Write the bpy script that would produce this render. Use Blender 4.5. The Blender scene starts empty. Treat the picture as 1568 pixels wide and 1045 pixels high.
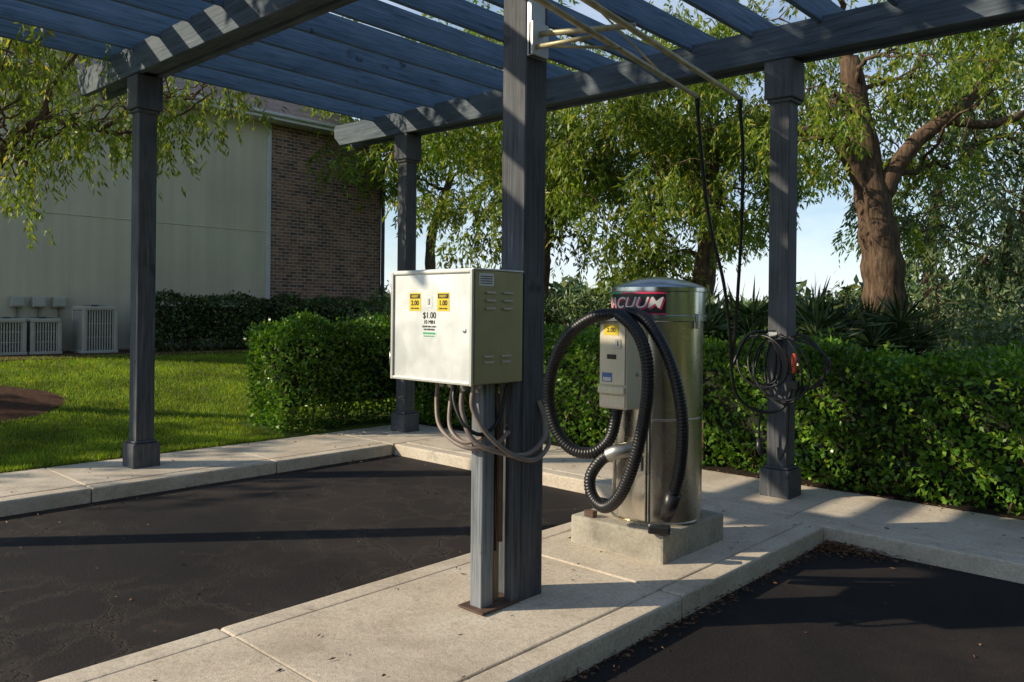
import bpy, bmesh, math, random
import numpy as np
from mathutils import Vector, Matrix
random.seed(7); rng=np.random.default_rng(7)
S=bpy.context.scene
C=S.collection
# ------------------------------------------------------------------ helpers
def P(x,y):   # site survey axes (east,north from the viewpoint) -> pergola-aligned world axes
    return (.733*x-.680*y+3.023, .680*x+.733*y-3.347)
def empty(name,loc=(0,0,0)):
    e=bpy.data.objects.new(name,None); e.location=loc; e.empty_display_size=.2; C.objects.link(e); return e
def link(me,name,mat=None,parent=None,smooth=False):
    o=bpy.data.objects.new(name,me); C.objects.link(o)
    if mat is not None:
        me.materials.append(mat)
    if smooth:
        me.polygons.foreach_set('use_smooth',[True]*len(me.polygons))
    if parent is not None:
        o.parent=parent; o.matrix_parent_inverse=Matrix.Translation(-Vector(parent.location))
    return o
def box(name,lo,hi,mat,parent=None,bevel=0.004,seg=1,M=None,jit=0):
    bm=bmesh.new(); bmesh.ops.create_cube(bm,size=1)
    lo=Vector(lo);hi=Vector(hi);c=(lo+hi)/2;s=hi-lo
    for v in bm.verts:
        v.co=Vector((v.co.x*s.x,v.co.y*s.y,v.co.z*s.z))
        if jit: v.co+=Vector((random.uniform(-jit,jit),random.uniform(-jit,jit),random.uniform(-jit,jit)))
    if bevel>0: bmesh.ops.bevel(bm,geom=bm.edges[:],offset=min(bevel,min(s)*.45),segments=seg,affect='EDGES',profile=.6)
    for v in bm.verts:
        v.co=(M@v.co if M else v.co)+c
    bmesh.ops.recalc_face_normals(bm,faces=bm.faces[:])
    me=bpy.data.meshes.new(name); bm.to_mesh(me); bm.free()
    return link(me,name,mat,parent)
def rawmesh(name,V,F,mat,parent=None,smooth=False):
    me=bpy.data.meshes.new(name); me.from_pydata([tuple(v) for v in V],[],F); me.update()
    return link(me,name,mat,parent,smooth)
def spline(pts,n):
    pts=[np.array(p,float) for p in pts]; pts=[2*pts[0]-pts[1]]+pts+[2*pts[-1]-pts[-2]]
    out=[]
    for i in range(1,len(pts)-2):
        p0,p1,p2,p3=pts[i-1:i+3]
        for k in range(n):
            t=k/n
            out.append(.5*((2*p1)+(-p0+p2)*t+(2*p0-5*p1+4*p2-p3)*t*t+(-p0+3*p1-3*p2+p3)*t**3))
    out.append(pts[-2]); return np.array(out)
def resample(pts,step):
    d=np.r_[0,np.cumsum(np.linalg.norm(np.diff(pts,axis=0),axis=1))]
    n=max(2,int(d[-1]/step)); t=np.linspace(0,d[-1],n)
    return np.stack([np.interp(t,d,pts[:,k]) for k in range(pts.shape[1])],1)
def tube_arrays(pts,rad,n=8,voff=0,cap=True):
    pts=np.asarray(pts,float); m=len(pts); T=np.gradient(pts,axis=0); T/=np.linalg.norm(T,axis=1)[:,None]+1e-9
    ref=np.array([0,0,1.]) if abs(T[0][2])<.9 else np.array([1.,0,0])
    u=np.cross(T[0],ref);u/=np.linalg.norm(u); U=[u]
    for i in range(1,m):
        u=U[-1]-T[i]*np.dot(U[-1],T[i]); u/=np.linalg.norm(u)+1e-9; U.append(u)
    U=np.array(U); W=np.cross(T,U); rad=np.broadcast_to(rad,(m,))
    a=np.linspace(0,2*np.pi,n,endpoint=False)
    V=pts[:,None,:]+rad[:,None,None]*(np.cos(a)[None,:,None]*U[:,None,:]+np.sin(a)[None,:,None]*W[:,None,:])
    V=V.reshape(-1,3); F=[]
    for i in range(m-1):
        for j in range(n):
            k=(j+1)%n; F.append((voff+i*n+j,voff+i*n+k,voff+(i+1)*n+k,voff+(i+1)*n+j))
    if cap:
        F.append(tuple(voff+j for j in range(n))[::-1]); F.append(tuple(voff+(m-1)*n+j for j in range(n)))
    return V,F
def tube(name,pts,rad,mat,parent=None,n=10,smooth=True):
    V,F=tube_arrays(pts,rad,n); return rawmesh(name,V,F,mat,parent,smooth)
def ribbed(name,pts,r,mat,parent,pitch=.021):
    p=resample(spline(pts,24),pitch/3); k=np.arange(len(p))%3; rr=np.where(k==2,r*.87,r)
    return tube(name,p,rr,mat,parent,16,True)
def lathe(name,prof,cx,cy,mat,parent=None,n=72,smooth=True):
    V=[];F=[]
    for r,z in prof:
        for j in range(n):
            a=2*math.pi*j/n; V.append((cx+r*math.cos(a),cy+r*math.sin(a),z))
    for i in range(len(prof)-1):
        for j in range(n):
            k=(j+1)%n; F.append((i*n+j,i*n+k,(i+1)*n+k,(i+1)*n+j))
    F.append(tuple(range(n))[::-1]); F.append(tuple((len(prof)-1)*n+j for j in range(n)))
    o=rawmesh(name,V,F,mat,parent,smooth)
    try: o.data.set_sharp_from_angle(angle=math.radians(35))
    except Exception: pass
    return o
def text(name,s,size,loc,mat,parent=None,rotz=0,extr=.0006,sx=1,align='CENTER',bend=None,shear=0,off=.02):
    cu=bpy.data.curves.new(name+'_c','FONT'); cu.body=s; cu.size=size; cu.align_x=align; cu.align_y='CENTER'; cu.extrude=extr; cu.shear=shear
    cu.offset=size*off
    to=bpy.data.objects.new(name+'_t',cu); C.objects.link(to)
    dg=bpy.context.evaluated_depsgraph_get(); me=bpy.data.meshes.new_from_object(to.evaluated_get(dg))
    bpy.data.objects.remove(to)
    if bend:
        bm=bmesh.new(); bm.from_mesh(me)
        bmesh.ops.triangulate(bm,faces=bm.faces[:]); bmesh.ops.subdivide_edges(bm,edges=[e for e in bm.edges if e.calc_length()>.012],cuts=3)
        bm.to_mesh(me); bm.free()
    for v in me.vertices:
        x,y,z=v.co.x*sx,v.co.y,v.co.z
        if bend:
            cx,cy,R,a0=bend; a=-math.pi/2+a0+(x+loc[0])/R; v.co=(cx+(R+z)*math.cos(a),cy+(R+z)*math.sin(a),loc[2]+y)
        else:
            q=Vector((x,-z,y)); q.rotate(Matrix.Rotation(rotz,3,'Z')); v.co=q+Vector(loc)
    return link(me,name,mat,parent)
# ------------------------------------------------------------------ materials
class G:
    def __init__(s,name,rough=.8,metal=0,spec=.5):
        s.m=bpy.data.materials.new(name); s.m.use_nodes=True; s.t=s.m.node_tree; s.b=s.t.nodes['Principled BSDF']
        s.b.inputs['Roughness'].default_value=rough; s.b.inputs['Metallic'].default_value=metal
        s.b.inputs['Specular IOR Level'].default_value=spec
        s.tc=s.t.nodes.new('ShaderNodeTexCoord'); s.co=s.tc.outputs['Object']
    def n(s,t): return s.t.nodes.new(t)
    def L(s,a,b): s.t.links.new(a,b)
    def map(s,sc=(1,1,1),rot=(0,0,0),src=None):
        n=s.n('ShaderNodeMapping'); n.inputs['Scale'].default_value=sc; n.inputs['Rotation'].default_value=rot
        s.L(src or s.co,n.inputs[0]); return n.outputs[0]
    def noise(s,scale,detail=4,rough=.55,vec=None,dist=0):
        n=s.n('ShaderNodeTexNoise'); n.inputs['Scale'].default_value=scale; n.inputs['Detail'].default_value=detail
        n.inputs['Roughness'].default_value=rough; n.inputs['Distortion'].default_value=dist
        s.L(vec or s.co,n.inputs['Vector']); return n.outputs['Fac']
    def ramp(s,f,stops,interp='LINEAR'):
        n=s.n('ShaderNodeValToRGB'); n.color_ramp.interpolation=interp; e=n.color_ramp.elements
        while len(e)<len(stops): e.new(.5)
        for i,(p,c) in enumerate(stops):
            e[i].position=p; e[i].color=tuple(c)[:3]+(1,) if hasattr(c,'__len__') else (c,c,c,1)
        s.L(f,n.inputs[0]); return n.outputs[0]
    def mix(s,f,a,b,bt='MIX'):
        n=s.n('ShaderNodeMix'); n.data_type='RGBA'; n.blend_type=bt
        for k,v in ((0,f),(6,a),(7,b)):
            if isinstance(v,bpy.types.NodeSocket): s.L(v,n.inputs[k])
            else: n.inputs[k].default_value=v if k==0 else tuple(v)[:3]+(1,)
        return n.outputs[2]
    def math(s,op,a,b=0.):
        n=s.n('ShaderNodeMath'); n.operation=op
        for k,v in ((0,a),(1,b)):
            if isinstance(v,bpy.types.NodeSocket): s.L(v,n.inputs[k])
            else: n.inputs[k].default_value=v
        return n.outputs[0]
    def bump(s,h,st=.3,d=.01):
        n=s.n('ShaderNodeBump'); n.inputs['Strength'].default_value=st; n.inputs['Distance'].default_value=d
        s.L(h,n.inputs['Height']); s.L(n.outputs[0],s.b.inputs['Normal'])
    def col(s,c):
        if isinstance(c,bpy.types.NodeSocket): s.L(c,s.b.inputs['Base Color'])
        else: s.b.inputs['Base Color'].default_value=tuple(c)[:3]+(1,)
    def rough(s,r): s.L(r,s.b.inputs['Roughness'])
def plain(name,c,rough=.6,metal=0,var=.25,sc=12):
    g=G(name,rough,metal); f=g.noise(sc,5,.6)
    g.col(g.ramp(f,[(.3,tuple(x*(1-var) for x in c)),(.7,tuple(min(1,x*(1+var*.5)) for x in c))]))
    g.bump(g.noise(sc*12,3),.1,.002); return g.m
def m_wood(name,axis,c,light,worn=.3):
    g=G(name,.75,spec=.3); sc=[14,14,14]; sc[axis]=.9
    v=g.map(tuple(sc)); f=g.noise(2.2,8,.65,v,.6)
    fine=[70,70,70]; fine[axis]=1.6; f2=g.noise(1.5,5,.6,g.map(tuple(fine)))
    a=g.ramp(f,[(.28,tuple(x*.45 for x in c)),(.46,c),(.62,tuple(x*1.2 for x in c)),(.74,light)])
    b=g.mix(.6,a,g.ramp(f2,[(.36,.3),(.56,1.)]),'MULTIPLY')
    big=g.noise(1.3,4); knots=g.ramp(g.noise(5,2,.5),[(.0,0),(.7,0),(.76,1)])
    b=g.mix(g.math('MULTIPLY',knots,.7),b,(.02,.02,.025))
    g.col(g.mix(g.ramp(big,[(.48,0),(.72,worn)]),b,light)); g.bump(g.math('ADD',f,f2),.4,.003); return g.m
wz=m_wood('post_wood',2,(.090,.094,.103),(.25,.26,.27))
wx=m_wood('beam_wood',0,(.10,.13,.16),(.26,.29,.31))
wy=m_wood('slat_wood',1,(.115,.185,.275),(.20,.29,.385))  # blue-grey paint with the blue of skylight mixed into the base colour
def m_concrete(name,a,b,dark,seed=0):
    g=G(name,.85,spec=.3); v=g.map((1,1,1)); f=g.noise(1.7+seed*.3,8,.62,v,.3); f2=g.noise(38,4,.7); f3=g.noise(160,2,.6)
    c=g.ramp(f,[(.3,dark),(.47,a),(.72,b)])
    c=g.mix(.45,c,g.ramp(f2,[(.35,.55),(.55,1.)]),'MULTIPLY')
    c=g.mix(.5,c,g.ramp(f3,[(.35,.4),(.5,1.)]),'MULTIPLY')
    sp=g.ramp(g.noise(7,4,.6),[(.58,0),(.68,1)]); c=g.mix(g.math('MULTIPLY',sp,.3),c,(.25,.20,.15))
    st=g.ramp(g.noise(.8,5,.7,None,1.2),[(.5,0),(.62,1)]); c=g.mix(g.math('MULTIPLY',st,.3),c,(.30,.25,.19))
    g.col(c)
    g.bump(g.math('ADD',f2,f3),.4,.006); return g.m
conc=m_concrete('concrete',(.70,.60,.475),(.80,.71,.58),(.55,.465,.36))
concd=m_concrete('concrete_pad_mat',(.42,.39,.32),(.54,.50,.42),(.22,.21,.17),2)
def m_asphalt():
    g=G('asphalt',.8,spec=.3); f=g.noise(.55,8,.65,None,.4); f2=g.noise(220,2,.7); f3=g.noise(60,3,.6)
    c=g.ramp(f,[(.32,(.010,.008,.009)),(.5,(.020,.016,.016)),(.7,(.048,.037,.031))])
    c=g.mix(.6,c,g.ramp(f2,[(.35,.35),(.62,1.3)]),'MULTIPLY')
    spk=g.ramp(g.noise(140,1,.5),[(.70,0),(.76,1)]); c=g.mix(g.math('MULTIPLY',spk,.35),c,(.24,.18,.13))
    vo=g.n('ShaderNodeTexVoronoi'); vo.feature='DISTANCE_TO_EDGE'; vo.inputs['Scale'].default_value=2.1
    sc=g.n('ShaderNodeVectorMath'); sc.operation='SCALE'; sc.inputs['Scale'].default_value=.5
    nd=g.n('ShaderNodeVectorMath'); nd.operation='ADD'; nn=g.n('ShaderNodeTexNoise'); nn.inputs['Scale'].default_value=3.5; nn.inputs['Detail'].default_value=7; nn.inputs['Roughness'].default_value=.55
    g.L(g.co,nn.inputs['Vector']); g.L(nn.outputs['Color'],sc.inputs[0]); g.L(g.co,nd.inputs[0]); g.L(sc.outputs[0],nd.inputs[1]); g.L(nd.outputs[0],vo.inputs['Vector'])
    edge=g.ramp(vo.outputs['Distance'],[(0,1),(.018,0)])
    sp=g.n('ShaderNodeSeparateXYZ'); g.L(g.co,sp.inputs[0])
    west=g.math('LESS_THAN',sp.outputs[0],-.7)
    msk=g.math('MULTIPLY',g.ramp(g.noise(.5,4),[(.43,0),(.53,1)]),west)
    cr=g.math('MULTIPLY',edge,msk); halo=g.math('MULTIPLY',g.ramp(vo.outputs['Distance'],[(0,1),(.10,0)]),msk)
    c=g.mix(g.math('MULTIPLY',halo,.45),c,(.085,.065,.050)); c=g.mix(g.math('MULTIPLY',cr,.9),c,(.003,.003,.003)); g.col(c)
    g.bump(g.math('SUBTRACT',g.math('ADD',f2,f3),g.math('MULTIPLY',cr,2.5)),.6,.006); return g.m
asph=m_asphalt()
def m_soil(name,a,b):
    g=G(name,.95,spec=.2); f=g.noise(14,8,.7); g.col(g.ramp(f,[(.3,a),(.7,b)])); g.bump(g.noise(40,5,.7),.8,.03); return g.m
mulch=m_soil('mulch_mat',(.040,.020,.013),(.15,.07,.04))
soild=m_soil('dark_soil',(.015,.012,.008),(.05,.035,.022))
soilg=m_soil('lawn_ground',(.04,.06,.012),(.12,.18,.025))
def m_leaf(name,a,b,c,tr=.35,rough=.45,nscale=.7):
    g=G(name,rough,spec=.4); geo=g.n('ShaderNodeNewGeometry'); r=geo.outputs['Random Per Island']
    k=g.ramp(r,[(0,a),(.5,b),(.93,c),(1,(min(1,c[0]*1.5),c[1]*1.05,c[2]))]); big=g.ramp(g.noise(nscale,3,.6),[(.35,.6),(.65,1.3)])
    k=g.mix(1.,k,big,'MULTIPLY'); g.col(k)
    if tr>0:
        t=g.n('ShaderNodeBsdfTranslucent'); g.L(g.mix(1.,k,(1.25,1.35,.5),'MULTIPLY'),t.inputs[0])
        mx=g.n('ShaderNodeMixShader'); mx.inputs[0].default_value=tr
        out=g.t.nodes['Material Output']; g.L(g.b.outputs[0],mx.inputs[1]); g.L(t.outputs[0],mx.inputs[2]); g.L(mx.outputs[0],out.inputs[0])
    return g.m
lf_tree=m_leaf('tree_leaves',(.09,.16,.022),(.19,.27,.036),(.34,.37,.05),.45)
lf_willow=m_leaf('willow_leaves',(.11,.17,.025),(.22,.29,.04),(.38,.39,.06),.45)
lf_blue=m_leaf('tree_leaves_grey',(.08,.15,.07),(.16,.235,.11),(.26,.32,.14),.3)
lf_dark=m_leaf('shrub_leaves',(.035,.07,.022),(.07,.12,.032),(.12,.17,.04),0)
lf_hedge=m_leaf('hedge_leaves',(.055,.14,.018),(.12,.25,.028),(.23,.37,.04),.3,.3,1.6)
lf_grass=m_leaf('grass_mat',(.13,.21,.015),(.22,.33,.022),(.37,.41,.05),.4,.6,1.1)
g=G('bark',.9,spec=.2); f=g.noise(3,8,.7,g.map((7,7,1.4))); g.col(g.ramp(f,[(.3,(.035,.024,.018)),(.5,(.13,.085,.055)),(.75,(.28,.18,.115))])); g.bump(f,.9,.03); bark=g.m
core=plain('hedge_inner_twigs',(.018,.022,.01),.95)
def m_steel(name,c,rough,axis=2,metal=1.,var=.12,dapple=0):
    g=G(name,rough,metal); sc=[160,160,160]; sc[axis]=1.5; f=g.noise(1,4,.6,g.map(tuple(sc))); f2=g.noise(3.2,4,.55)
    cc=g.ramp(f,[(.3,tuple(x*(1-var) for x in c)),(.7,c)])
    if dapple:
        bl=g.noise(5.5,4,.5,None,.3); cc=g.mix(g.ramp(bl,[(.4,0),(.62,dapple)]),cc,tuple(x*.55 for x in c))  # dappled tree shade painted into the cabinet door colour
    g.col(cc); g.rough(g.ramp(f2,[(.3,rough*.8),(.7,min(1,rough*1.35))])); g.bump(f,.04,.001); return g.m
steel=m_steel('brushed_stainless',(.76,.69,.58),.25)
lidm=m_steel('lid_stainless',(.62,.67,.70),.2,0)
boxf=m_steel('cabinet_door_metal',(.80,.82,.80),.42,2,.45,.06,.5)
boxs=m_steel('cabinet_side_metal',(.34,.31,.165),.45,2,.5)  # dark olive base paints in the side's shade and green hedge reflection
galv=m_steel('galvanised',(.5,.5,.48),.4,0)
cream=m_steel('cream_box_metal',(.74,.67,.52),.42,2,.3)
rimm=m_steel('door_rim_metal',(.60,.60,.54),.4,2,.4)
rubber=plain('black_rubber',(.014,.014,.016),.38,0,.3,30)
blk=plain('black_paint',(.010,.010,.010),.4)
whitep=plain('white_label',(.76,.76,.74),.5,0,.06)
yel=plain('yellow_label',(.78,.58,.02),.5,0,.08)
pink=plain('pink_label',(.72,.03,.12),.45,0,.05)
grn=plain('green_label',(.05,.4,.16),.45,0,.05)
blu=plain('blue_label',(.1,.2,.45),.5,0,.05)
redp=plain('red_grip',(.6,.09,.03),.45,0,.1)
conduit=plain('conduit_grey',(.24,.19,.16),.5,0,.25)
rust=plain('rusty_steel',(.12,.07,.05),.8,0,.5,20)
armm=plain('boom_paint',(.52,.46,.27),.45,.2,.4,8)
tan=m_wood('old_board',2,(.32,.23,.14),(.42,.34,.24))
lwood=m_wood('light_post_wood',2,(.21,.23,.25),(.38,.39,.39))
# ------------------------------------------------------------------ terrain
def gz(a,b):
    t=min(1,max(0,(-5.75-a)/8.5)); return .62*(t*t*(3-2*t))
xs=sorted(set([-700,-300,-120,-60,-40]+[-30+i*1. for i in range(25)]+[-5.77,-5.74,-4,0,3,6,10,15,22,30,60,120,300,700]))
ys=sorted(set([-700,-300,-120,-60,-30]+[-20+i*1.5 for i in range(16)]+[3.985,4.01,6,8,10,13,16,20,26,34,50,80,150,300,700]))
V=[];F=[]
for y in ys:
    for x in xs:
        z=gz(x,y)-.004
        if x>-5.75 and y<4: z=-.2
        V.append((x,y,z))
nx=len(xs)
for j in range(len(ys)-1):
    for i in range(nx-1): F.append((j*nx+i,j*nx+i+1,(j+1)*nx+i+1,(j+1)*nx+i))
rawmesh('ground',V,F,soilg,None,True)
rawmesh('asphalt_lot',[(-4.5,-60,-.13),(60,-60,-.13),(60,2.7,-.13),(-4.5,2.7,-.13)],[(0,1,2,3)],asph)
def sheet(name,a0,a1,b0,b1,mat,dz=.006,n=12):
    V=[];F=[]
    for j in range(n+1):
        for i in range(n+1):
            a=a0+(a1-a0)*i/n; b=b0+(b1-b0)*j/n; V.append((a,b,gz(a,b)+dz))
    for j in range(n):
        for i in range(n): k=j*(n+1)+i; F.append((k,k+1,k+n+2,k+n+1))
    return rawmesh(name,V,F,mat)
sheet('soil_bed',-5.74,40,3.985,16,soild,-.001,20)
sheet('mulch_bed',-16.,-13.4,-3,16,mulch,.03,24)
# sidewalks
sw=empty('concrete_sidewalk',(-5,0,0))
b=-30.
while b<2.5:
    b1=min(b+1.83,2.66)
    if 2.66-b1<.5: b1=2.66
    box('walk_slab',(-5.75,b+.004,-.2),(-4.66,b1-.004,random.uniform(-.002,.002)),conc,sw,.012,2)
    box('kerb',(-4.655,b+.004,-.3),(-4.48,b1-.004,random.uniform(-.004,.001)),conc,sw,.022,3)
    b=b1
    if b>=2.66: break
box('walk_corner',(-5.75,2.668,-.2),(-4.49,3.98,0),conc,sw,.012,2)
a=-4.482
while a<28:
    a1=a+1.62
    box('walk_slab',(a+.004,2.86,-.2),(a1-.004,3.98,random.uniform(-.003,.002)),conc,sw,.012,2)
    box('kerb',(a+.004,2.68,-.3),(a1-.004,2.853,random.uniform(-.004,.001)),conc,sw,.022,3)
    a=a1
isl=empty('concrete_island',(0,0,0))
cuts=[-14,-12.2,-10.4,-8.6,-6.8,-5,-3.2,-1.42,.62,2.672]
for i in range(len(cuts)-1):
    z=[0,0,0,-.003,.002,0,.003,-.002,.003][i]
    box('island_slab',(-.60,cuts[i]+.004,-.25),(.53,cuts[i+1]-.004,z),conc,isl,.01,2)
    box('island_kerb',(-.76,cuts[i]+.004,-.3),(-.604,cuts[i+1]-.004,z-.002),conc,isl,.022,3)
    box('island_kerb',(.534,cuts[i]+.004,-.3),(.69,cuts[i+1]-.004,z-.002),conc,isl,.022,3)
# ------------------------------------------------------------------ pergola
pg=empty('pergola',(0,0,0))
ZB=3.9
for a in (-5.2,0,5.2):
    for b in (-3.44,0,3.44):
        h=.09
        box('post',(a-h,b-h,-.05),(a+h,b+h,ZB),wz,pg,.006)
        if not(a==0 and b==0):
            box('plinth',(a-.135,b-.135,-.02),(a+.135,b+.135,.24),wz,pg,.008)
            box('plinth_cap',(a-.115,b-.115,.24),(a+.115,b+.115,.265),wz,pg,.01)
        box('capital',(a-.13,b-.13,ZB-.34),(a+.13,b+.13,ZB-.003),wz,pg,.008)
        box('capital_collar',(a-.112,b-.112,ZB-.375),(a+.112,b+.112,ZB-.342),wz,pg,.008)
def beam(a0,a1,b0,b1,z0,z1):
    c=.13
    prof=[(a0,z1-.03),(a0,z0+c),(a0+.14,z0),(a1-.14,z0),(a1,z0+c),(a1,z1-.03),(a1-.03,z1),(a0+.03,z1)]
    n=len(prof); V=[(x,b0,z) for x,z in prof]+[(x,b1,z) for x,z in prof]
    F=[tuple(range(n)),tuple(range(n,2*n))[::-1]]+[(i,n+i,n+(i+1)%n,(i+1)%n) for i in range(n)]
    o=rawmesh('beam',V,F,wx,pg)
    bm=bmesh.new(); bm.from_mesh(o.data); bmesh.ops.recalc_face_normals(bm,faces=bm.faces[:]); bmesh.ops.bevel(bm,geom=bm.edges[:],offset=.005,segments=1,affect='EDGES'); bm.to_mesh(o.data); bm.free()
for b in (-3.44,0,3.44):
    beam(-6.7,6.7,b-.14,b-.075,ZB,ZB+.29); beam(-6.7,6.7,b+.075,b+.14,ZB+.001,ZB+.29)
    box('beam_blocking',(-6.2,b-.072,ZB+.03),(6.2,b+.072,ZB+.25),wx,pg,.004)
a=-5.75
while a<6.6:
    zz=ZB+.24+random.uniform(-.006,.006)
    o=box('slat',(a-.024,-4.15,zz),(a+.024,4.05,zz+.235),wy,pg,.004,1)
    w_=random.uniform(-.012,.012); l_=random.uniform(-.02,.02)
    for v in o.data.vertices: v.co.x+=w_*math.sin(v.co.y*.9)+l_*v.co.y/4
    a+=.61
# the frame has settled slightly toward the east side
for o in pg.children:
    for v in o.data.vertices:
        if v.co.z>1: v.co.z+=.045-.020*(v.co.x+5.2)
box('post_channel',(.0905,-.085,3.02),(.098,.06,3.6),galv,pg,.002)
box('post_channel_lip',(.0985,-.085,3.02),(.12,-.07,3.6),galv,pg,.002)
# ------------------------------------------------------------------ payment cabinet
cb=empty('coin_payment_cabinet',(-.2,-.3,0))
x0,x1,y0,y1,z0,z1=-.53,.12,-.50,-.13,1.22,1.815
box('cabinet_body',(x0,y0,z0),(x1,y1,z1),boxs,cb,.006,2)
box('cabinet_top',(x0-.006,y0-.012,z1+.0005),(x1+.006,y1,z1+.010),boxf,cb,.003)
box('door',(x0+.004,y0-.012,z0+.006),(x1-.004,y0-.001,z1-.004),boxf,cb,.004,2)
for (p,q) in (((x0-.004,y0-.024,z0-.004),(x0+.014,y0-.0125,z1+.004)),((x1-.014,y0-.024,z0-.004),(x1+.004,y0-.0125,z1+.004)),
              ((x0+.0145,y0-.023,z1-.014),(x1-.0145,y0-.0125,z1+.003)),((x0+.0145,y0-.023,z0-.003),(x1-.0145,y0-.0125,z0+.014))):
    box('door_rim',p,q,rimm,cb,.004,2)
for k in range(3):
    for j in range(2):
        zc=1.70-k*.042; yc=-.385+j*.13
        box('vent_louvre',(x1+.0005,yc-.035,zc-.006),(x1+.012,yc+.035,zc+.006),rimm,cb,.005,2,Matrix.Rotation(.35,3,'Y'))
for k in range(2):
    for j in range(2):
        zc=1.365-k*.03; yc=-.395+j*.13
        box('vent_louvre',(x1+.0005,yc-.035,zc-.005),(x1+.011,yc+.035,zc+.005),rimm,cb,.005,2,Matrix.Rotation(.35,3,'Y'))
for zc in (1.33,1.7): tube('hinge',[(x0-.006,y0-.02,zc-.04),(x0-.006,y0-.02,zc),(x0-.006,y0-.02,zc+.04)],.007,galv,cb,8)
o=lathe('door_lock',[(.012,0),(.012,.004),(.008,.006)],0,0,galv,cb,16)
o.data.transform(Matrix.Translation((.06,y0-.012,1.5))@Matrix.Rotation(math.pi/2,4,'X'))
yf=y0-.0126
def sticker(lo,hi,mat,d=.0006): return box('label',(lo[0],yf-d,lo[1]),(hi[0],yf,hi[1]),mat,cb,0)
for xx,t in ((-.335,'2.00'),(-.105,'1.00')):
    sticker((xx-.048,1.60),(xx+.048,1.70),yel)
    sticker((xx-.042,1.668),(xx+.042,1.693),blk,.0011)
    text('label_text',t,.038,(xx,yf-.0014,1.643),blk,cb); text('label_text','INSERT',.018,(xx,yf-.0018,1.68),yel,cb)
    text('label_text','COIN OR BILL',.011,(xx,yf-.0014,1.614),blk,cb)
sticker((-.245,1.62),(-.195,1.68),whitep); box('slot',(-.228,yf-.004,1.635),(-.212,yf-.0008,1.668),galv,cb,.001)
text('price_text','$1.00',.048,(-.215,yf-.0008,1.576),blk,cb,off=0); text('price_text','10 MIN',.030,(-.215,yf-.0008,1.54),blk,cb,off=0)
text('price_text','QUARTERS ONLY',.0145,(-.215,yf-.0008,1.516),blk,cb,off=0); text('price_text','NO REFUNDS',.0145,(-.215,yf-.0008,1.50),blk,cb,off=0)
sticker((-.27,1.455),(-.16,1.487),whitep,.0009); sticker((-.266,1.474),(-.164,1.485),grn,.0013); text('price_text','VACUUM ON LEFT',.011,(-.215,yf-.0014,1.464),grn,cb)
box('side_label',(x1+.0002,-.47,1.735),(x1+.0009,-.36,1.80),whitep,cb,0)
for k in range(4): box('side_label_line',(x1+.001,-.46,1.745+k*.012),(x1+.0014,-.37,1.75+k*.012),blk,cb,0)
box('support_post',(-.045,-.355,-.02),(.045,-.265,1.216),lwood,cb,.005)
box('back_board',(-.03,-.225,0),(.012,-.185,1.0),tan,cb,.003)
box('post_base_plate',(-.09,-.40,0.004),(.10,-.10,.016),rust,cb,.003)
box('cleat_board',(.03,-.165,0),(.09,-.095,1.216),wz,cb,.004)
tube('conduit_pipe',[(.05,-.22,.35),(.05,-.22,1.0),(.03,-.26,1.22)],.014,rust,cb)
tube('conduit_pipe',[(.03,-.24,.3),(.03,-.24,.8),(.03,-.24,1.216)],.009,blk,cb)
def flex(pts,r,m=conduit): return tube('flexible_conduit',resample(spline(pts,16),.012),r,m,cb,10)
flex([(-.33,-.34,1.22),(-.31,-.37,1.08),(-.24,-.41,.97),(-.12,-.42,.9),(.0,-.40,.87),(.07,-.3,.88),(.09,-.2,.95)],.012)
flex([(-.24,-.30,1.22),(-.23,-.34,1.08),(-.16,-.40,.96),(-.04,-.41,.90),(.06,-.36,.93)],.012)
flex([(-.04,-.42,1.22),(-.03,-.44,1.08),(.04,-.43,.93),(.13,-.33,.86),(.18,-.16,.83),(.17,.0,.9),(.12,.06,1.0),(.095,.04,1.1)],.014)
flex([(.06,-.44,1.22),(.06,-.45,1.1),(.11,-.40,.97),(.17,-.26,.84),(.195,-.1,.8),(.17,.04,.86),(.12,.08,.95)],.013)
flex([(-.1,-.42,1.22),(-.08,-.45,1.12),(.0,-.45,1.0),(.06,-.38,.95),(.08,-.27,1.02),(.07,-.2,1.2)],.011,blk)
for xx in (-.33,-.24,-.04,.06): tube('conduit_fitting',[(xx,-.42 if xx>-.1 else -.33,1.222),(xx,-.42 if xx>-.1 else -.33,1.2),(xx,-.42 if xx>-.1 else -.33,1.175)],.022,galv,cb,8)
# ------------------------------------------------------------------ vacuum
vc=empty('vacuum_cleaner_station',(0,1.4,0))
cx,cy,R=.0,1.42,.308
box('concrete_pad',(-.43,1.0,-.05),(.32,1.80,.19),concd,vc,.018,2)
lathe('drum',[(R+.012,.19),(R+.012,.205),(R,.21),(R,.885),(R+.003,.888),(R+.003,.894),(R,.897),(R,1.545)],cx,cy,steel,vc,96)
lathe('lid',[(R+.016,1.545),(R+.02,1.55),(R+.02,1.585),(R+.014,1.59),(R+.014,1.745),(R+.022,1.75),(R+.022,1.775),(R+.008,1.785),(R-.03,1.80),(R-.1,1.825),(R-.18,1.843),(.06,1.853),(.0005,1.855)],cx,cy,lidm,vc,96)
def band(name,a0,a1,za,zb,mat,r,n=24):
    V=[];F=[]
    for i in range(n+1):
        a=-math.pi/2+a0+(a1-a0)*i/n
        for z in (za,zb): V.append((cx+r*math.cos(a),cy+r*math.sin(a),z))
    for i in range(n): F.append((2*i,2*i+2,2*i+3,2*i+1))
    return rawmesh(name,V,F,mat,vc,True)
RL=R+.014
band('label_black',-1.15,.72,1.594,1.742,blk,RL+.0012)
band('label_stripe_pink',-.3,.72,1.730,1.742,pink,RL+.0020)
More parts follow.
